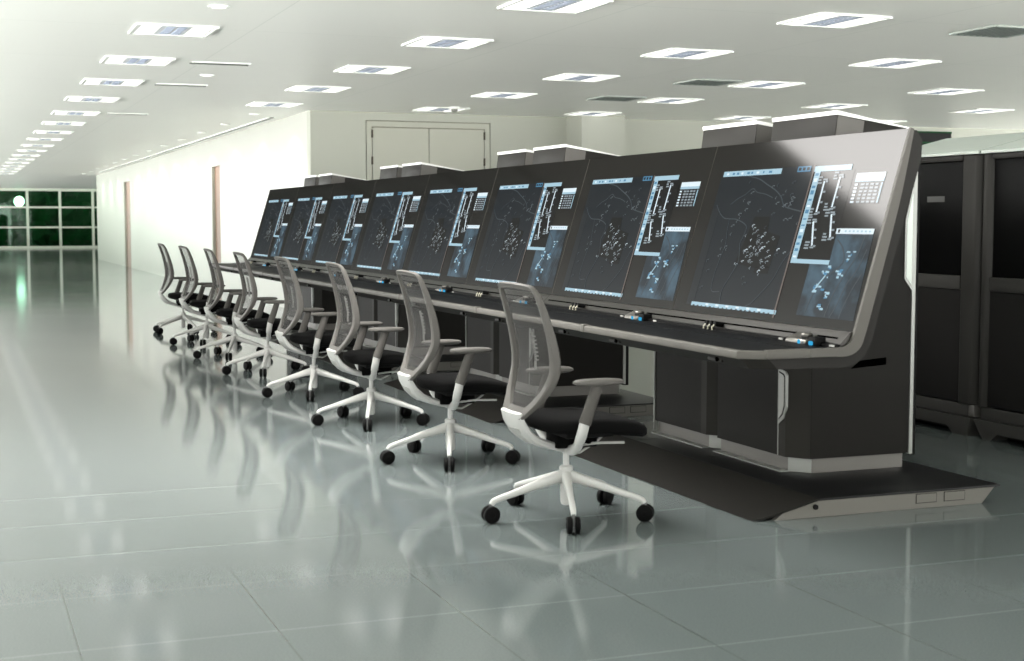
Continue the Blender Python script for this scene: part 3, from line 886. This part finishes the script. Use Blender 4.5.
        for j, (dx, sx) in enumerate(((-0.228, .007), (-0.135, .013))):
            part('cyan_light', cp, lambda m, dx=dx, sx=sx, xo=xo: m.box(xo + dx - sx, xo + dx + sx, 3.388, 3.398, 0.772, 0.790, M['cyan']), 'cyan%d%d' % (i, j), bevel=0.004)
        part('toggle', cp, lambda m, xo=xo: m.box(xo - 0.165, xo - 0.105, 3.398, 3.45, 0.772, 0.806, M['black']), 'toggle%d' % i, bevel=0.004)
        for j, dx in enumerate((-0.42, -0.02)):
            part('ledge_tag', ld_, lambda m, dx=dx, xo=xo: m.box(xo + dx - 0.02, xo + dx + 0.016, 3.422, 3.425, 0.774, 0.782, M['ch_web']), 'ltag%d%d' % (i, j))
    lab = ['nearest black two-screen control console with silver platform end, beside the server racks',
           'black two-screen control console, second in the row from the racks',
           'black two-screen control console, third in the row from the racks',
           'farthest black two-screen control console, beside the white wall'][k]
    tag(t, lab, 'control console', 'control consoles in a row')
for k in range(4): make_console(k)

# ------------------------------------------------------------------ office chairs
BACKY = [(0.44, -0.232), (0.48, -0.212), (0.53, -0.186), (0.60, -0.160), (0.66, -0.146), (0.72, -0.146), (0.80, -0.160), (0.90, -0.186), (1.04, -0.232)]
def back_y(x, z): return interp(BACKY, z) - 0.030 * (1 - min(1, (x / 0.24) ** 2))

def make_chair():
    t = empty('office_chair', (0, 0, 0))
    # five star base
    b = MB()
    b.lathe([(0.012, 0.055), (0.022, 0.06), (0.025, 0.075), (0.027, 0.18), (0.030, 0.20), (0.030, 0.226), (0.026, 0.230), (0.012, 0.231)], M['ch_white'], seg=20)
    b.build('base_hub', t, smooth=True)
    for k in range(5):
        a = R(-90 + 72 * k); d = Vector((math.cos(a), math.sin(a), 0)); s = Vector((-d.y, d.x, 0))
        prof = [(0.018, 0.184, 0.023, 0.027), (0.07, 0.171, 0.020, 0.024), (0.15, 0.149, 0.016, 0.019), (0.25, 0.121, 0.013, 0.015), (0.315, 0.103, 0.013, 0.013), (0.340, 0.094, 0.012, 0.012), (0.349, 0.080, 0.011, 0.011)]
        rings = []
        for i, (r, z, wd, ht) in enumerate(prof):
            p0 = prof[max(i - 1, 0)]; p1 = prof[min(i + 1, len(prof) - 1)]
            tg = (d * (p1[0] - p0[0]) + Vector((0, 0, p1[1] - p0[1]))).normalized(); uu = s.cross(tg) * -1
            c = d * r + Vector((0, 0, z))
            rings.append([c + s * wd * (abs(math.cos(q)) ** 0.7) * (1 if math.cos(q) >= 0 else -1) + uu * ht * (abs(math.sin(q)) ** 0.7) * (1 if math.sin(q) >= 0 else -1) for q in [2 * math.pi * j / 12 for j in range(12)]])
        b = MB(); b.loft(rings, M['ch_white']); lg = b.build('leg', t, smooth=True)
        # caster: two discs, hood and stem
        b = MB(); c = d * 0.352
        for sg in (-1, 1):
            rings = []
            for rr, h in ((0.010, 0.006), (0.034, 0.006), (0.0375, 0.010), (0.0375, 0.022), (0.033, 0.027), (0.016, 0.029)):
                rings.append([c + Vector((0, 0, 0.0375)) + s * sg * h + d * rr * math.cos(q) + Vector((0, 0, rr * math.sin(q))) for q in [2 * math.pi * j / 20 for j in range(20)]])
            b.loft(rings, M['caster'])
            b.loft([[c + Vector((0, 0, 0.0375)) + s * sg * h + d * rr * math.cos(q) + Vector((0, 0, rr * math.sin(q))) for q in [2 * math.pi * j / 12 for j in range(12)]] for rr, h in ((0.012, 0.029), (0.010, 0.031))], M['caster'])
        b.tube([c + Vector((0, 0, 0.035)), c + Vector((0, 0, 0.086))], 0.0075, M['caster_hub'], 8)
        b.loft([[c + s * h + d * (q[0]) + Vector((0, 0, q[1])) for q in ((-0.008, 0.03), (0.008, 0.03), (0.008, 0.012), (-0.008, 0.012))] for h in (-0.006, 0.006)], M['caster_hub'])
        b.build('caster', t, smooth=True)
    b = MB(); b.lathe([(0.014, 0.228), (0.014, 0.30)], M['ch_white'], seg=16); b.build('gas_lift', t, smooth=True)
    # mechanism
    b = MB(); b.box(-0.065, 0.065, -0.07, 0.12, 0.315, 0.385, M['ch_black']); b.box(0.065, 0.16, 0.03, 0.05, 0.345, 0.355, M['ch_black'])
    b.build('mechanism', t, bevel=0.012)
    # white bracket from lift up to the back, with web
    b = MB()
    prof = [(0.030, 0.300, 0.024, 0.015), (-0.05, 0.316, 0.034, 0.016), (-0.125, 0.340, 0.058, 0.018), (-0.175, 0.362, 0.078, 0.020), (-0.216, 0.398, 0.096, 0.020), (-0.244, 0.445, 0.108, 0.016), (-0.257, 0.482, 0.113, 0.010)]
    rings = []
    for q, (y, z, hw, ht) in enumerate(prof):
        a = prof[max(q - 1, 0)]; c = prof[min(q + 1, len(prof) - 1)]
        ty, tz = c[0] - a[0], c[1] - a[1]; l = math.hypot(ty, tz); ny, nz2 = -tz / l, ty / l
        bow = 0.012 * hw / 0.113
        ring = []
        for (sx_, sn) in ((-1, -.5), (-.82, -1), (0, -1), (.82, -1), (1, -.5), (1, .5), (.82, 1), (0, 1), (-.82, 1), (-1, .5)):
            sh = bow * (1 - sx_ * sx_)
            ring.append((sx_ * hw, y + ny * sn * ht - sh, z + nz2 * sn * ht))
        rings.append(ring)
    b.loft(rings, M['ch_white'])
    br_ = b.build('back_bracket', t, smooth=True)
    b = MB()
    pr = [(-0.158, 0.352, 0.040), (-0.192, 0.376, 0.060), (-0.216, 0.403, 0.070), (-0.228, 0.424, 0.073)]
    rings = []
    for (y, z, hw) in pr:
        rings.append([(-hw, y - 0.0245, z - 0.011), (0, y - 0.031, z - 0.013), (hw, y - 0.0245, z - 0.011), (hw, y - 0.008, z), (-hw, y - 0.008, z)])
    b.loft(rings, M['ch_web']); b.build('bracket_recess', br_, smooth=True)
    # arms
    for sg in (-1, 1):
        b = MB()
        path = catmull([(sg * 0.02, 0.0, 0.305), (sg * 0.10, -0.01, 0.312), (sg * 0.19, -0.028, 0.345), (sg * 0.245, -0.035, 0.395), (sg * 0.264, -0.030, 0.445), (sg * 0.266, -0.026, 0.462)], 4)
        n = len(path)
        b.tube(path, 0, M['ch_white'], 12, squash=[(0.024, 0.019) if i < n * .6 else (0.023, 0.020) for i in range(n)], up=(1, 0, 0.3))
        am = b.build('arm_support', t, smooth=True)
        b = MB()
        b.tube([(sg * 0.265, -0.030, 0.447), (sg * 0.268, 0.0, 0.53), (sg * 0.270, 0.028, 0.612)], 0, M['ch_grey_dark'], 14, squash=[(0.027, 0.023), (0.026, 0.021), (0.024, 0.018)], up=(1, 0, 0))
        b.build('arm_post', am, smooth=True)
        b = MB()
        rings = []
        for z, k_ in ((0.609, 0.66), (0.612, 0.88), (0.619, 1.0), (0.628, 1.0), (0.634, 0.90), (0.637, 0.70)):
            ring = []
            for j in range(28):
                q = 2 * math.pi * j / 28
                cx = math.cos(q); sy = math.sin(q)
                ring.append((sg * 0.268 + 0.041 * k_ * (abs(cx) ** 0.8) * (1 if cx >= 0 else -1), 0.032 + (0.115 * k_ + (k_ - 1) * .02) * (abs(sy) ** 0.85) * (1 if sy >= 0 else -1), z))
            rings.append(ring)
        b.loft(rings, M['ch_grey']); b.build('arm_pad', am, smooth=True)
    # seat
    b = MB(); rings = []
    for zt, k_ in ((0.395, 0.86), (0.399, 0.95), (0.415, 1.0), (0.438, 1.0), (0.452, 0.96), (0.459, 0.86), (0.461, 0.5)):
        ring = []
        for j in range(36):
            q = 2 * math.pi * j / 36; cx = math.cos(q); sy = math.sin(q)
            x = 0.245 * k_ * (abs(cx) ** 0.55) * (1 if cx >= 0 else -1)
            y = 0.085 + 0.245 * k_ * (abs(sy) ** 0.6) * (1 if sy >= 0 else -1)
            dz = -0.045 * max(0, (y - 0.08) / 0.25) ** 1.6
            ring.append((x, y, zt + dz))
        rings.append(ring)
    b.loft(rings, M['ch_black']); b.build('seat', t, smooth=True)
    b = MB(); b.box(-0.19, 0.19, -0.08, 0.14, 0.376, 0.397, M['black']); b.build('seat_pan', t, bevel=0.006)
    # bent white rods under the seat
    b = MB()
    b.tube(catmull([(0.06, 0.03, 0.325), (0.10, 0.10, 0.338), (0.115, 0.17, 0.338), (0.115, 0.225, 0.336)], 3), 0.006, M['ch_white'], 8)
    b.build('seat_rail', t, smooth=True)
    b = MB()
    b.tube([(0.0, 0.01, 0.292), (0.0, 0.065, 0.283), (-0.04, 0.165, 0.322), (-0.08, 0.235, 0.360), (-0.085, 0.24, 0.378)], 0.006, M['ch_white'], 8)
    b.build('seat_rail', t, smooth=True)
    # backrest frame
    half = [(-0.0, 0.448), (0.075, 0.448), (0.112, 0.458), (0.155, 0.497), (0.200, 0.552), (0.230, 0.615), (0.240, 0.680), (0.238, 0.780), (0.231, 0.880), (0.224, 0.955), (0.212, 1.005), (0.182, 1.028), (0.090, 1.036), (0.0, 1.038)]
    full = half + [(-x, z) for x, z in half[-2:0:-1]]
    outl = [(p.x, p.y) for p in catmull([(x, z, 0) for x, z in full], 3, closed=True)]
    n = len(outl)
    rings = []; inner = []
    for i, (x, z) in enumerate(outl):
        a = outl[i - 1]; c = outl[(i + 1) % n]
        tx, tz = c[0] - a[0], c[1] - a[1]; l = math.hypot(tx, tz)
        ix, iz = -tz / l, tx / l                     # inward
        wd = interp([(0.44, 0.056), (0.52, 0.046), (0.65, 0.034), (0.85, 0.027), (0.99, 0.024), (1.04, 0.024)], z)
        th = interp([(0.44, 0.022), (0.60, 0.040), (0.75, 0.040), (0.95, 0.030), (1.04, 0.022)], z)
        y = back_y(x, z)
        xi, zi = x + ix * wd, z + iz * wd; yi = back_y(xi, zi)
        r_ = 0.006
        rings.append([(x, y - th / 2 + r_, z), (x + ix * r_, y - th / 2, z + iz * r_), (xi - ix * r_, yi - th / 2 + .004, zi - iz * r_), (xi, yi - th / 4, zi),
                      (xi, yi + th / 4, zi), (xi - ix * r_, yi + th / 2 - .004, zi - iz * r_), (x + ix * r_, y + th / 2, z + iz * r_), (x, y + th / 2 - r_, z)])
        inner.append((x + ix * wd * 0.8, z + iz * wd * 0.8))
    b = MB(); b.loft(rings, M['ch_grey'], closed=True); bf = b.build('back_frame', t, smooth=True)
    # mesh: horizontal spans between left and right inner edges
    b = MB(); m_ = len(inner); rows_ = 26; cols_ = 10
    zs = [0.497 + (1.020 - 0.497) * j / rows_ for j in range(rows_ + 1)]
    def halfw(z):
        pts = sorted([(p[1], p[0]) for p in inner if p[0] > 0.0])
        return interp(pts, z)
    vs = []
    for z in zs:
        hw = max(0.02, halfw(z))
        for i in range(cols_ + 1):
            x = -hw + 2 * hw * i / cols_
            vs.append((x, back_y(x, z) + 0.006, z))
    fs = [(j * (cols_ + 1) + i, j * (cols_ + 1) + i + 1, (j + 1) * (cols_ + 1) + i + 1, (j + 1) * (cols_ + 1) + i) for j in range(rows_) for i in range(cols_)]
    b.add(vs, fs, M['ch_mesh']); b.build('back_mesh', t, smooth=True)
    # toothed lumbar slide seen through the mesh
    b = MB()
    b.tube([(0.02, back_y(0, z) + 0.022, z) for z in (0.66, 0.72, 0.78, 0.82)], 0.006, M['ch_web'], 6)
    for j in range(7):
        z = 0.70 + 0.017 * j
        b.box(0.015, 0.05, back_y(0, z) + 0.018, back_y(0, z) + 0.026, z, z + 0.006, M['ch_web'])
    b.build('lumbar_slide', t)
    return t
chair = make_chair()
spots = [(-5.808, 2.491, 0), (-7.421, 2.50, -1.5), (-8.99, 2.494, -1.5), (-10.58, 2.496, 0), (-12.28, 2.497, 0), (-13.83, 2.495, -1), (-15.46, 2.50, 2), (-17.14, 2.50, 0)]
for k, (x, y, a) in enumerate(spots):
    o = chair if k == 0 else copy_tree(chair)
    o.location = (x, y, 0); o.rotation_euler = (0, 0, R(a))
    if k == 7:                                  # its star base is swivelled
        for ch in o.children:
            if ch.name.startswith(('leg', 'caster')): ch.rotation_euler = (0, 0, R(33))
    lab = ('white and grey mesh office chair nearest the camera, at the first screen' if k == 0 else
           'mesh office chair farthest away, at the end of the row by the white wall' if k == 7 else
           'grey mesh office chair with white star base, %s in the row from the nearest' % ordw[k])
    tag(o, lab, 'office chair', 'mesh office chairs along the consoles')

# ------------------------------------------------------------------ server racks
def make_rack(x0, x1, label):
    yf, yb = 5.72, 6.72; W = x1 - x0; cx = (x0 + x1) / 2
    t = empty('server_rack', (cx, yf, 0)); tag(t, label, 'server rack', 'server racks behind the consoles')
    off = (cx, yf, 0)
    def B(name, fn, parent=t, **kw):
        m = MB(); fn(m); return m.build(name, parent, off=off, **kw)
    B('body', lambda m: m.box(x0 + 0.01, x1 - 0.01, yf + 0.05, yb, 0.19, 1.69, M['rack']), bevel=0.006)
    for (a, c) in ((x0, x0 + 0.075), (x1 - 0.165, x1)):
        B('corner_post', lambda m: m.prism_z([(a, yf + 0.03), (a + 0.02, yf), (c - 0.03, yf), (c, yf + 0.035), (c, yf + 0.12), (a, yf + 0.12)], 0.185, 1.695, M['rack_post']), bevel=0.012)
    a, c = x0 + 0.076, x1 - 0.166
    d = B('upper_door', lambda m: m.box(a, c, yf + 0.035, yf + 0.049, 0.965, 1.66, M['rack_black']), bevel=0.004)
    B('name_plate', lambda m: m.box(c - 0.36, c - 0.19, yf + 0.031, yf + 0.035, 1.415, 1.45, M['rack_label']), d)
    B('middle_rail', lambda m: m.box(a, c, yf + 0.012, yf + 0.049, 0.88, 0.964, M['rack_rail']), bevel=0.006)
    B('lower_door', lambda m: m.box(a, c, yf + 0.022, yf + 0.049, 0.195, 0.879, M['rack']), bevel=0.004)
    B('top_rail', lambda m: m.box(a, c, yf + 0.012, yf + 0.049, 1.661, 1.694, M['rack_post']), bevel=0.004)
    def roof(m):
        r0 = [(x0, yf, 1.697), (x1, yf, 1.697), (x1, yb, 1.697), (x0, yb, 1.697)]
        r1 = [(x0, yf, 1.715), (x1, yf, 1.715), (x1, yf + 0.50, 1.845), (x0, yf + 0.50, 1.845)]
        m.prism_x([(yf - 0.005, 1.697), (yf - 0.005, 1.714), (yf + 0.55, 1.850), (yb, 1.850), (yb, 1.697)], x0, x1, M['rack_roof'])
    B('roof', roof)
    B('plinth', lambda m: m.box(x0 + 0.02, x1 - 0.06, yf + 0.02, yb - 0.05, 0.115, 0.186, M['rack_rail']), bevel=0.004)
    B('plinth_corner', lambda m: m.box(x1 - 0.06, x1 - 0.005, yf + 0.012, yf + 0.10, 0.118, 0.186, M['plinth']), bevel=0.003)
    for (fa, fb) in ((x0 + 0.0, x0 + 0.10), (x1 - 0.14, x1 - 0.01)):
        pass
    def skid(m):
        P = [(x0 + 0.002, 0.112), (x1 - 0.002, 0.112), (x1 - 0.03, 0.0), (x1 - 0.16, 0.0), (x1 - 0.22, 0.045), (x0 + 0.22, 0.045), (x0 + 0.16, 0.0), (x0 + 0.09, 0.0)]
        n = len(P); vs = [(p[0], yf - 0.02, p[1]) for p in P] + [(p[0], yf + 0.10, p[1]) for p in P]
        m.add(vs, [tuple(range(n)), tuple(range(2 * n - 1, n - 1, -1))] + [(j, (j + 1) % n, (j + 1) % n + n, j + n) for j in range(n)], M['rack_rail'])
    B('skid', skid)
    B('base', lambda m: m.box(x0 + 0.03, x1 - 0.03, yf + 0.11, yb - 0.13, 0.005, 0.114, M['black']))  # black block added to paint the shade under the rack
make_rack(-8.15, -7.125, 'black server rack with pale sloping roof, half hidden behind the console end')
make_rack(-7.10, -6.08, 'black server rack cut by the right edge of the picture')

# ------------------------------------------------------------------ added world light through the open sides, strongest from below
wd = bpy.data.worlds.new('world'); SC.world = wd; wd.use_nodes = True
NT = wd.node_tree
bg = NT.nodes['Background']
tcw = NT.nodes.new('ShaderNodeTexCoord'); sx = NT.nodes.new('ShaderNodeSeparateXYZ')
mrw = NT.nodes.new('ShaderNodeMapRange')
mrw.inputs['From Min'].default_value = -0.12; mrw.inputs['From Max'].default_value = 0.12
mrw.inputs['To Min'].default_value = WORLD_LOW; mrw.inputs['To Max'].default_value = WORLD_HIGH
NT.links.new(tcw.outputs['Generated'], sx.inputs[0]); NT.links.new(sx.outputs['Z'], mrw.inputs['Value'])
NT.links.new(mrw.outputs['Result'], bg.inputs['Strength'])
bg.inputs['Color'].default_value = (1.0, 1.0, 0.975, 1)

SC.view_settings.view_transform = 'Standard'
SC.view_settings.look = 'None'
SC.view_settings.gamma = 1.0
SC.view_settings.use_curve_mapping = False
SC.view_settings.exposure = 0.0
